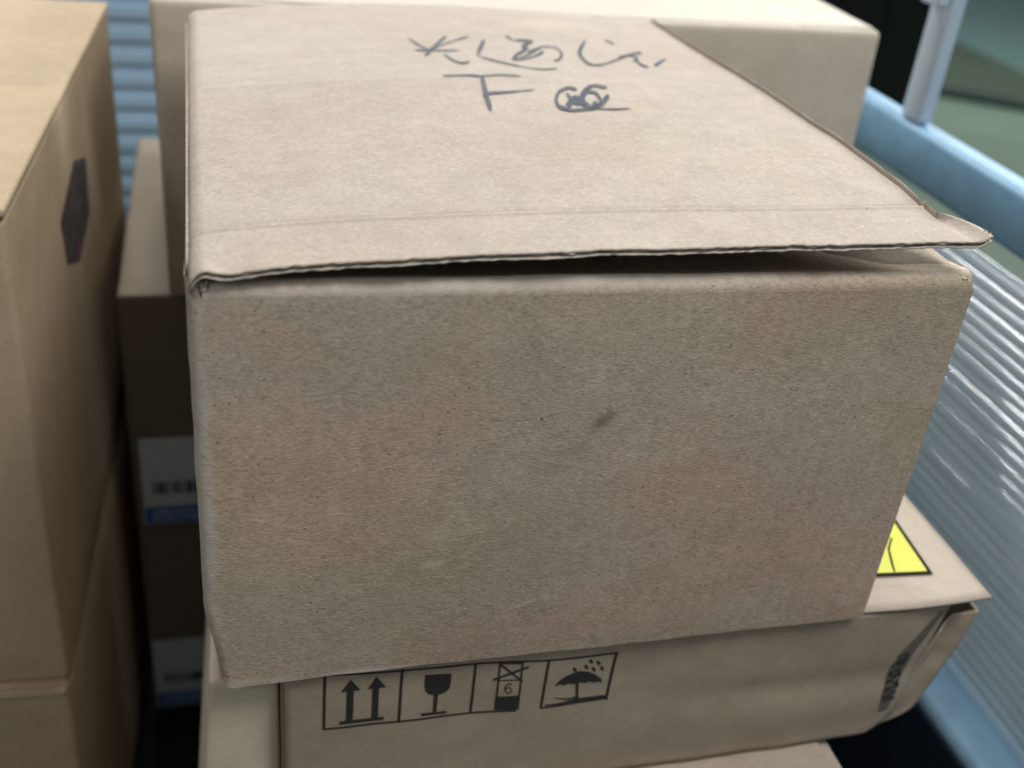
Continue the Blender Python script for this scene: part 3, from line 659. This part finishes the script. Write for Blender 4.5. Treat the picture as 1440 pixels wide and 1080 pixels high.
# -- two dim cartons with blue and white labels standing in the gap
def label_on(t, x0, x1, z0, z1, y, seed=5):
    lb = MB().box(x0, x1, y - 0.0006, y, z0, z1).build('shipping_label', M_LABEL, t)
    H = z1 - z0
    mb = MB()
    x = x0 + 0.008
    rnd = random.Random(seed)
    while x < x1 - 0.004:
        w = rnd.choice((0.0012, 0.002, 0.003, 0.0045))
        mb.poly([(x, y - 0.0009, z0 + 0.36 * H), (x + w, y - 0.0009, z0 + 0.36 * H), (x + w, y - 0.0009, z0 + 0.50 * H), (x, y - 0.0009, z0 + 0.50 * H)])
        x += w + rnd.choice((0.001, 0.0015, 0.0025))
    mb.build('barcode', M_LABELBAR, lb)
    MB().poly([(x0 + 0.001, y - 0.0009, z0 + 0.001), (x1 - 0.001, y - 0.0009, z0 + 0.001), (x1 - 0.001, y - 0.0009, z0 + 0.21 * H), (x0 + 0.001, y - 0.0009, z0 + 0.21 * H)]).build('blue_band', M_LABELBLUE, lb)
    mb = MB()
    for row in range(2):
        x = x0 + 0.006
        while x < x1 - 0.006:
            w = rnd.uniform(0.0015, 0.0035)
            zb = z0 + H * (0.06 + 0.07 * row)
            mb.poly([(x, y - 0.0012, zb), (x + w, y - 0.0012, zb), (x + w, y - 0.0012, zb + 0.035 * H), (x, y - 0.0012, zb + 0.035 * H)])
            x += w + rnd.uniform(0.0008, 0.002)
    mb.build('small_print', M_LABEL, lb)


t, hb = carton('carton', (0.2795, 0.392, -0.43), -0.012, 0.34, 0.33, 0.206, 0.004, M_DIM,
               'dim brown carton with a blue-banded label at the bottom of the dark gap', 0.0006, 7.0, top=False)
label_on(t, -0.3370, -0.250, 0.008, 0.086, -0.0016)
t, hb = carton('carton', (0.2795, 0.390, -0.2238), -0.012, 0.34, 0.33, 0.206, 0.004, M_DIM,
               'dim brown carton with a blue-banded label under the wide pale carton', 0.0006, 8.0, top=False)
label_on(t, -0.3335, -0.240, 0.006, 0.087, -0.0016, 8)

# -- wide pale carton behind the main one
t = thing('carton', (0.2265, 0.528, -0.0155), 'wide pale carton standing behind the handwritten carton', 'carton', 0.0)
t.rotation_euler = (0, 0, -0.012)
rounded_box('body', -0.249, 0.251, -0.147, 0.150, 0, 0.2020, 0.0045, M_BACK, t, 12, 0.0012, 9.0, 0.0)
rounded_box('top_flap', -0.244, 0.246, -0.141, 0.0005, 0.2015, 0.2029, 0.0006, M_BACK, t, 10, 0.0006, 10.0)
rounded_box('top_flap', -0.244, 0.246, 0.0015, 0.145, 0.2015, 0.2029, 0.0006, M_BACK, t, 10, 0.0006, 11.0)
MB().poly([(-0.24, -0.024, 0.2037), (0.24, -0.024, 0.2037), (0.24, 0.026, 0.2037), (-0.24, 0.026, 0.2037)]).build('packing_tape', M_TAPE, t)
# support that carries its right half
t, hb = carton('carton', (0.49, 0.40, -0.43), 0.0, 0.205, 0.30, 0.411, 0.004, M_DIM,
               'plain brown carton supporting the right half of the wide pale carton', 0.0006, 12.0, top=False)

# -- narrow upright carton left of the printed carton
t = thing('carton', (0.0, 0.2, -0.43), 'narrow upright light tan carton left of the printed carton', 'carton')
t.rotation_euler = (0, 0.0, 0)
o = rounded_box('body', -0.0038, 0.0258, -0.190, 0.13, 0, 0.4215, 0.003, M_UPRIGHT, t, 10, 0.0006, 13.0, 0.0015)
for v in o.data.vertices:            # it leans: wider towards the bottom
    if v.co.x < 0.006: v.co.x += (v.co.y + 0.190) * 0.05
    if v.co.x < 0.006: v.co.x -= min(0.4215 - v.co.z, 0.2) * 0.085

# ================================================================== carton under the printed one
t = thing('carton', (0.17, 0.15, -0.43), 'tan carton at the bottom of the middle stack, under the printed carton', 'carton')
rounded_box('body', -0.138, 0.142, -0.168, 0.13, 0, 0.333, 0.004, M_LOWER_TOP, t, 10, 0.0008, 15.0)
rounded_box('top_flap', -0.138, 0.1335, -0.1685, -0.02, 0.3332, 0.3362, 0.0014, M_LOWER_TOP, t, 10, 0.0003, 16.0)
rounded_box('top_flap', -0.138, 0.1335, -0.0185, 0.13, 0.3332, 0.3362, 0.0014, M_LOWER_TOP, t, 10, 0.0003, 17.0)

# ================================================================== crushed carton with the printed symbols
PX, PY, PZ = 0.2, 0.13, -0.0935
pr = thing('carton', (PX, PY, PZ), 'crushed tan carton with printed handling symbols and a yellow sticker', 'carton')


def rel(p): return (p[0] - PX, p[1] - PY, p[2] - PZ)


# right-hand border of the front panel and outline of the crushed corner, top to bottom
BORD = [(0.3565, -0.0060), (0.3530, -0.0200), (0.3510, -0.0317), (0.3485, -0.0480), (0.3453, -0.0663), (0.3405, -0.0820), (0.3300, -0.0905)]
SILH = [(0.3790, -0.0075), (0.3765, -0.0230), (0.3730, -0.0382), (0.3690, -0.0540), (0.3640, -0.0709), (0.3580, -0.0850), (0.3400, -0.0932)]


def curve(L, v):
    s = v * (len(L) - 1); i = min(int(s), len(L) - 2); f = s - i
    p = [L[max(i - 1, 0)], L[i], L[i + 1], L[min(i + 2, len(L) - 1)]]
    return tuple(0.5 * (2 * p[1][k] + (-p[0][k] + p[2][k]) * f + (2 * p[0][k] - 5 * p[1][k] + 4 * p[2][k] - p[3][k]) * f * f + (-p[0][k] + 3 * p[1][k] - 3 * p[2][k] + p[3][k]) * f ** 3) for k in (0, 1))


def front_y(x, z):
    """how far the printed panel is pushed in or out"""
    y = 0.0035
    a = max(0.0, min(1.0, (x - 0.15) / 0.12))
    y += 0.0012 * a * math.exp(-((z + 0.037 + 0.012 * a) / 0.008) ** 2)      # pressed crease
    y -= 0.0016 * a * math.exp(-((z + 0.066) / 0.016) ** 2)                  # swelling below it
    y += 0.0040 * max(0.0, (x - 0.315) / 0.04) ** 2
    y += wob(x, 0, z, 22, 0.0014, 3.0) + wob(x, 0, z, 60, 0.0004, 5.0)
    return y


def front_panel(u, v):
    bx, bz = curve(BORD, v)
    zt = -0.0022 - 0.0030 * max(0.0, math.sin(math.pi * min(1, max(0, (u * 0.33 + 0.027 - 0.30) / 0.07)))) * 0.6
    z = zt + (-0.0915 - zt) * v
    x = 0.0275 + (bx - 0.0275) * u
    z = z + (bz - z) * max(0.0, (u - 0.8) / 0.2) ** 2
    return rel((x, front_y(x, z), z))


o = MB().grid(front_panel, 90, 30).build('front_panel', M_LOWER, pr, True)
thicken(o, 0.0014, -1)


def corner(u, v):
    a = curve(BORD, v); b = curve(SILH, v)
    a = (a[0], a[1] - 0.0190 * (1 - v) ** 2.5); b = (b[0] - 0.0015 * (1 - v) ** 2.5, b[1] - 0.0085 * (1 - v) ** 2.5)
    if u < 0.5:
        k = u / 0.5
        x = a[0] + (b[0] - a[0]) * k
        z = a[1] + (b[1] - a[1]) * k
        ya = front_y(a[0], a[1])
        y = ya + (0.010 - ya) * k + 0.0050 * (1 - abs(2 * k - 1)) * (1 - 0.3 * v) + wob(x, 0, z, 70, 0.0026, 7) * 4 * k * (1 - k)
    else:
        k = (u - 0.5) / 0.5
        x = b[0] + 0.004 * k - 0.003 * math.sin(math.pi * k)
        y = 0.010 + 0.25 * k
        z = b[1] + (min(-0.003 - 0.0895 * v, -0.003) - b[1]) * min(1, k * 3)
    return rel((x, y, z))


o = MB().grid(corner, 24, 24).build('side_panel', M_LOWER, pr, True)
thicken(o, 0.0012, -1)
# left side and back
o = MB().box(0.0262 - PX, 0.0290 - PX, 0.0085 - PY, 0.258 - PY, 0.0005, -0.0040 - PZ).build('side_panel', M_LOWER, pr)
o = MB().box(0.0262 - PX, 0.372 - PX, 0.2585 - PY, 0.2615 - PY, 0.0005, -0.0040 - PZ).build('back_panel', M_LOWER, pr)
o = MB().box(0.0295 - PX, 0.335 - PX, 0.0095 - PY, 0.2580 - PY, 0.0003, 0.0030).build('bottom_panel', M_LOWER, pr)


def top_panel(u, v):
    x = 0.0275 + (0.3745 + 0.003 * v - 0.0275) * u
    y = 0.0030 + 0.2575 * v
    z = -0.0008
    if v < 0.12:
        z -= 0.0012 * (1 - v / 0.12) * (1 if x < 0.30 else max(0, 1 - (x - 0.30) / 0.05))
    over = max(0.0, x - 0.302)
    z += wob(x, y, 0, 18, 0.0006, 2) * min(1, over * 50)
    y -= 0.0016 * math.sin(math.pi * min(1, over / 0.072)) * (1 - v) ** 8
    return rel((x, y, min(z, -0.0008)))


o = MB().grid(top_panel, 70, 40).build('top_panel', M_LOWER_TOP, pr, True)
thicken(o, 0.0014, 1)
top_p = o

# printed symbols follow the panel
mb = MB()
for kind, pts in PRINT:
    q = []
    for x, z in pts:
        X, Z = x / 1000, z / 1000
        q.append(rel((X, front_y(X, Z) - 0.00025, Z)))
    if kind == 'r': mb.strip(q)
    else: mb.poly(q)
pn = mb.build('handling_symbols', M_PRINT, pr)
bm = bmesh.new(); bm.from_mesh(pn.data)
bmesh.ops.triangulate(bm, faces=bm.faces)
for _ in range(2):
    lg = [e for e in bm.edges if e.calc_length() > 0.006]
    if lg: bmesh.ops.subdivide_edges(bm, edges=lg, cuts=1)
for v in bm.verts:
    X, Z = v.co.x + PX, v.co.z + PZ
    v.co.y = front_y(X, Z) - 0.00025 - PY
bm.to_mesh(pn.data); bm.free()

# dark worn strip of print near the crushed corner
mb = MB()
A = [(0.3505, -0.0075), (0.3440, -0.0165), (0.3345, -0.0320), (0.3310, -0.0480), (0.3312, -0.0640), (0.3325, -0.0750)]
B = [(0.3522, -0.0110), (0.3475, -0.0230), (0.3425, -0.0360), (0.3405, -0.0500), (0.3390, -0.0640), (0.3380, -0.0745)]
q = [rel((x, front_y(x, z) - 0.0003, z)) for x, z in A] + [rel((x, front_y(x, z) - 0.0003, z)) for x, z in B[::-1]]
mb.strip(q).build('smeared_print', M_PRINT_SOFT, pr)
rnd = random.Random(3)
mb = MB()
for k in range(9):
    z = -0.036 - 0.0038 * k
    xa = 0.3325 - 0.0010 * (k > 1)
    for j in range(3):
        x0 = xa + 0.0026 * j + rnd.uniform(-0.0004, 0.0004)
        w = rnd.uniform(0.0016, 0.0030); hh = rnd.uniform(0.0010, 0.0030)
        z_ = z + rnd.uniform(-0.001, 0.001)
        mb.poly([rel((a, front_y(a, b) - 0.0006, b)) for a, b in ((x0, z_), (x0 + w, z_ - 0.0003), (x0 + w, z_ + hh), (x0, z_ + hh * 0.8))])
mb.build('worn_lettering', M_PRINT, pr)

# yellow warning sticker on its top
def trirel(pts, z): return [rel((x, y, z)) for x, y in pts]


T0, T1, T2 = (0.3578, 0.0680), (0.3528, 0.0222), (0.300, 0.0262)
st = MB().poly(trirel([T0, T1, T2], 0.00095)).build('warning_sticker', M_BLACKINK, pr)
cx, cy = (T0[0] + T1[0] + T2[0]) / 3, (T0[1] + T1[1] + T2[1]) / 3
inn = [(cx + (p[0] - cx) * 0.86, cy + (p[1] - cy) * 0.86) for p in (T0, T1, T2)]
MB().poly(trirel(inn, 0.00125)).build('yellow_field', M_YELLOW, st)
MB().strip([rel((x, y, 0.0015)) for x, y in ((0.3455, 0.0520), (0.3390, 0.0440), (0.3345, 0.0330), (0.3322, 0.0262), (0.3332, 0.0262), (0.3355, 0.0325), (0.3400, 0.0435), (0.3462, 0.0512))]).build('symbol_line', M_BLACKINK, st)

# ================================================================== main carton
BW, BH, BD = 0.30, 0.183, 0.345
mainc = thing('carton', (0.15, 0.17, 0.001), 'handwritten brown carton in front with its lid edge lifted', 'carton')
MX, MY, MZ = 0.15, 0.17, 0.001


def mrel(p): return (p[0] - MX, p[1] - MY, p[2] - MZ)


RC = 0.0045         # radius of folded edges


def face_y(x, z):
    s = max(0.0, math.sin(math.pi * min(max(x / BW, 0), 1))) ** 0.7 * max(0.0, math.sin(math.pi * min(max(z / BH, 0), 1))) ** 0.7
    return -0.0028 * s + wob(x, 0, z, 12, 0.0011, 1.0) * min(1, s * 3) + wob(x, 0, z, 40, 0.00025, 2.0)


def xoff(z):
    """how far the left corner sits outside the true corner"""
    k = min(1.0, max(0.0, z / 0.045))
    return 0.0018 + (-0.0034 - 0.0018) * k * k * (3 - 2 * k)


def bh(x): return 0.1832 - 0.0028 * min(1.0, max(0.0, x / BW)) ** 0.8


def rc(x): return RC + 0.0015 * min(1.0, max(0.0, x / BW))


def main_front(u, v):
    """front panel, wrapping round the left corner onto the left side"""
    Lw = 0.012; arc = RC * math.pi / 2; tot = Lw + arc + BW - RC
    s = u * tot
    xa = max(0.0, s - Lw - arc)
    zt = bh(xa) - rc(xa) if s > Lw + arc * 0.97 else 0.1855
    zb = -0.0012 - 0.0012 * max(0.0, 1 - xa / 0.06) if s > Lw + arc * 0.6 else 0.0012
    zb += wob(xa, 0, 0, 55, 0.0006, 6) + wob(xa, 0, 0, 17, 0.0006, 9)
    z = zb + (zt - zb) * v
    if s < Lw:
        x, y = 0.0, RC + (Lw - s)
    elif s < Lw + arc:
        a = (s - Lw) / RC
        x, y = RC - RC * math.cos(a), RC - RC * math.sin(a)
        y += face_y(0.0, z) * ((s - Lw) / arc)
    else:
        x = RC + xa
        y = face_y(xa, z)
    x += xoff(z) * max(0.0, 1 - max(0.0, x - 0.002) / 0.04)
    x += wob(0, y, z, 60, 0.0005, 8) * max(0.0, 1 - xa / 0.01)
    return mrel((x, y, z))


class _G: pass


UL = [0.0]
tot = 0.012 + RC * math.pi / 2 + BW - RC
us = [0.012 * i / 3 / tot for i in range(3)] + [(0.012 + RC * math.pi / 2 * i / 8) / tot for i in range(8)] + [(0.012 + RC * math.pi / 2 + (BW - RC) * (i / 90)) / tot for i in range(91)]
mb = MB()
NV = 60
for j in range(NV + 1):
    for u in us: mb.v.append(main_front(u, j / NV))
W_ = len(us)
for j in range(NV):
    for i in range(W_ - 1):
        a = j * W_ + i
        mb.f.append((a, a + 1, a + W_ + 1, a + W_))
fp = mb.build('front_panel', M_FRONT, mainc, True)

# fold and flap that goes in under the lid
def flap(u, v):
    x = 0.002 + (BW - 0.001 - 0.002) * u
    RC = rc(x); BH = bh(x)
    arc = RC * math.pi / 2 * 1.08
    Lf = 0.075
    yb = face_y(x, BH - RC)
    n1 = 0.35
    sag = 0.0035 * math.sin(math.pi * u)
    if v < n1:
        a = v / n1 * math.pi / 2 * 1.08
        y = yb + RC - RC * math.cos(a)
        z = BH - RC + RC * math.sin(a)
        z += wob(x, 0, 0, 35, 0.0005, 3) * (v / n1)
        y += wob(x, 0, 3, 35, 0.0005, 3) * (v / n1)
    else:
        k = (v - n1) / (1 - n1)
        y = yb + RC + Lf * k
        z = BH - 0.0002 - 0.012 * k - sag * min(1, k * 5) + wob(x, 0, 0, 35, 0.0005, 3)
    return mrel((x, y, z))


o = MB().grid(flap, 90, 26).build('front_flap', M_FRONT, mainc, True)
# the remaining walls
def left_wall(u, v):
    y = 0.0155 + (BD - 0.0155) * u
    z = 0.0016 + (0.183 - 0.0016) * v
    b = 0.002 * math.sin(math.pi * u) * math.sin(math.pi * min(1, z / BH))
    return mrel((xoff(z) + 0.0004 - b, y, z))


o = MB().grid(left_wall, 30, 16).build('side_panel', M_FRONT, mainc, True); thicken(o, 0.002, -1)


def right_wall(u, v):
    y = 0.0012 + (BD - 0.0012) * u
    z = 0.0016 + (bh(BW) - 0.0015 - 0.0016) * v
    x = BW - 0.0008 + 0.002 * math.sin(math.pi * u) * math.sin(math.pi * v)
    if v > 0.97: x -= 0.0015
    return mrel((x, y, z))


o = MB().grid(right_wall, 30, 30).build('side_panel', M_FRONT, mainc, True); thicken(o, 0.002, -1)
o = MB().grid(lambda u, v: mrel((0.004 + (BW - 0.008) * u, BD + 0.003, 0.0016 + 0.180 * v)), 10, 6).build('back_panel', M_FRONT, mainc); thicken(o, 0.002, -1)
o = MB().box(0.003 - MX, BW - 0.003 - MX, 0.004 - MY, BD - 0.005 - MY, 0.0002, 0.0025).build('bottom_panel', M_INNER, mainc)
# dust flap folded in from the right side, seen in the slit
o = MB().grid(lambda u, v: mrel((BW - 0.002 - 0.06 * u, 0.006 + 0.30 * v, bh(BW) - 0.0015 - 0.010 * u + 0.003 * math.sin(math.pi * u) + wob(u, v, 0, 6, 0.001, 4))), 10, 20).build('dust_flap', M_INNER, mainc, True)
thicken(o, 0.002, -1)


# ---- lid
def zl(x, y):
    t = min(max(y / 0.345, 0), 1.1)
    xx = min(max(x / 0.29, 0), 1)
    return 0.1865 + 0.0012 * xx + 0.0075 * (1 - math.exp(-max(x, 0) / 0.07)) + t * t * (-0.0025 * xx + 0.0045 * math.sin(math.pi * xx))


XR = [(-0.006, 0.2880), (0.018, 0.2890), (0.06, 0.2925), (0.11, 0.2945), (0.21, 0.2915), (0.30, 0.2870), (0.36, 0.2840)]


def xright(y):
    for i in range(len(XR) - 1):
        if y <= XR[i + 1][0]:
            f = max(0, (y - XR[i][0]) / (XR[i + 1][0] - XR[i][0]))
            return XR[i][1] + (XR[i + 1][1] - XR[i][1]) * f
    return XR[-1][1]


def lid_surf(u, v):
    """u along x, v along y; returns the top surface of the lid"""
    yf = -0.0022 + wob(u * 0.29, 0, 0, 40, 0.0007, 2) + wob(u * 0.29, 0, 0, 140, 0.0006, 6) + wob(u * 0.29, 0, 0, 420, 0.0004, 8)
    yb = 0.352 - 0.006 * u
    y = yf + (yb - yf) * v
    r = xright(y) + wob(0, y, 0, 60, 0.0008, 3)
    tab = 0.0
    if y < 0.022:                                  # bent tab at the right front
        tab = 0.0108 * math.cos(max(0.0, (y - 0.002)) / 0.020 * math.pi / 2) ** 0.55 if y > -0.01 else 0
        tab = max(tab, 0)
        if y > 0.0215: tab = 0
    if u <= 0.93: x = -0.0022 + (r + 0.0022) * u / 0.93
    else: x = r + (tab + 0.0002) * (u - 0.93) / 0.07
    z = zl(x, y) + 0.001
    if u > 0.93: z += 0.0022 * ((u - 0.93) / 0.07) ** 2 - 0.0008 * math.sin(math.pi * (u - 0.93) / 0.07)
    # left edge is folded down into the side
    if x < 0.0035:
        k = (0.0035 - x) / 0.0057
        z -= 0.0052 * (1 - math.sqrt(max(0, 1 - k * k)))
    # score line and ripples
    z += 0.0009 * math.exp(-((y - 0.0325) / 0.0013) ** 2) - 0.0007 * math.exp(-((y - 0.0345) / 0.0016) ** 2)
    z += wob(x, y, 0, 11, 0.0008, 5.0) * min(1, y / 0.05 + 0.3) + wob(x, y, 0, 45, 0.0002, 4.0)
    # crumpled front left end
    if y < 0.02:
        c = math.exp(-((x - 0.0030) / 0.0035) ** 2) * math.exp(-max(0, y) / 0.004)
        z += 0.0013 * c
        c = math.exp(-((x - 0.013) / 0.006) ** 2) * math.exp(-max(0, y) / 0.005)
        z -= 0.0007 * c
    return x, y, z


ul = [i / 12 * 0.03 for i in range(12)] + [0.03 + 0.90 * i / 260 for i in range(261)] + [0.93 + 0.07 * i / 10 for i in range(1, 11)]
vl = [0.06 * (i / 14) for i in range(14)] + [0.06 + 0.06 * i / 24 for i in range(24)] + [0.12 + 0.88 * i / 40 for i in range(41)]
top = [[lid_surf(u, v) for u in ul] for v in vl]
TH = 0.0030
nu, nv = len(ul), len(vl)


def sheet(mb, dz0, dz1, inset=0.0, jag=0.0009):
    """closed sheet between two depths under the top surface"""
    b = len(mb.v)
    for dz in (dz0, dz1):
        for j in range(nv):
            for i in range(nu):
                x, y, z = top[j][i]
                # opens up at the cut front edge
                mb.v.append(mrel((x, y + ((inset * (0.55 + 0.9 * noise.noise(Vector((x * 160, 2.0, 0)))) + jag * noise.noise(Vector((x * 330, 9.0, dz0 * 4e3)))) if j == 0 else 0), z - dz)))
    S = nu * nv
    for j in range(nv - 1):
        for i in range(nu - 1):
            a = b + j * nu + i
            mb.f.append((a, a + 1, a + nu + 1, a + nu)); mb.f.append((S + a + nu, S + a + nu + 1, S + a + 1, S + a))
    for i in range(nu - 1):
        a = b + i; mb.f.append((a + 1, a, S + a, S + a + 1))
        a = b + (nv - 1) * nu + i; mb.f.append((a, a + 1, S + a + 1, S + a))
    for j in range(nv - 1):
        a = b + j * nu; mb.f.append((a, a + nu, S + a + nu, S + a))
        a = b + j * nu + nu - 1; mb.f.append((a + nu, a, S + a, S + a + nu))


mb = MB(); sheet(mb, 0.0, 0.0005)
lid = mb.build('lid', M_LID, mainc, True)
mb = MB(); sheet(mb, 0.0019, 0.0025)
mb.build('lower_liner', M_LINER, lid, True)
mb = MB(); sheet(mb, 0.00055, 0.00185, 0.0022)
mb.build('fluted_core', M_CORE, lid, True)
for o in lid.children: pass


def lid_z(x, y):
    """height of the built lid at (x, y)"""
    yb = 0.35
    best = None
    v = (y + 0.0022) / (yb + 0.0022)
    u = (x + 0.0022) / (xright(y) + 0.0022) * 0.93
    for _ in range(4):
        X, Y, Z = lid_surf(u, v)
        u += (x - X) / 0.29 * 0.93; v += (y - Y) / 0.35
    return lid_surf(u, v)[2]


# handwriting
mb = MB()
for pts in INK:
    mb.strip([mrel((x / 1000, y / 1000, lid_z(x / 1000, y / 1000) + 0.00055)) for x, y in pts])
mb.build('handwriting', M_INK, lid)

# clear packing tape across the back of the lid
mb = MB()


def tape(u, v):
    y = 0.199 + 0.0015 * math.sin(u * 5) + (0.343 - 0.199) * v
    x = 0.0045 + (xright(y) - 0.003 - 0.0045) * u
    return mrel((x, y, lid_z(x, y) + 0.0003))


mb.grid(tape, 40, 26)
mb.build('packing_tape', M_TAPE, lid, True)


# torn paper at the corners
def scrap(name, pts, parent, mat=M_TORN):
    return MB().poly([mrel(p) for p in pts]).build(name, mat, parent)


def shred(center, n, size, rnd, squash=(1, 1, 1)):
    mb = MB()
    for _ in range(n):
        c = Vector(center) + Vector((rnd.uniform(-1, 1) * squash[0], rnd.uniform(-1, 1) * squash[1], rnd.uniform(-1, 1) * squash[2])) * size
        a = Vector((rnd.uniform(-1, 1), rnd.uniform(-1, 1), rnd.uniform(-1, 1))).normalized() * size * rnd.uniform(0.3, 0.8)
        b = Vector((rnd.uniform(-1, 1), rnd.uniform(-1, 1), rnd.uniform(-1, 1))).normalized() * size * rnd.uniform(0.15, 0.4)
        mb.poly([mrel(c - a), mrel(c + b), mrel(c + a), mrel(c - b)])
    return mb


rnd = random.Random(11)
shred((0.2970, 0.0050, 0.1785), 26, 0.0022, rnd, (1.2, 2.2, 0.45)).build('torn_corner', M_TORN, mainc)
shred((0.2995, 0.0025, 0.1975), 16, 0.0017, rnd, (0.6, 1.2, 0.5)).build('torn_corner', M_TORN, mainc)
shred((0.0022, 0.0005, 0.1838), 16, 0.0022, rnd, (0.8, 0.5, 1.2)).build('torn_corner', M_TORN, mainc)
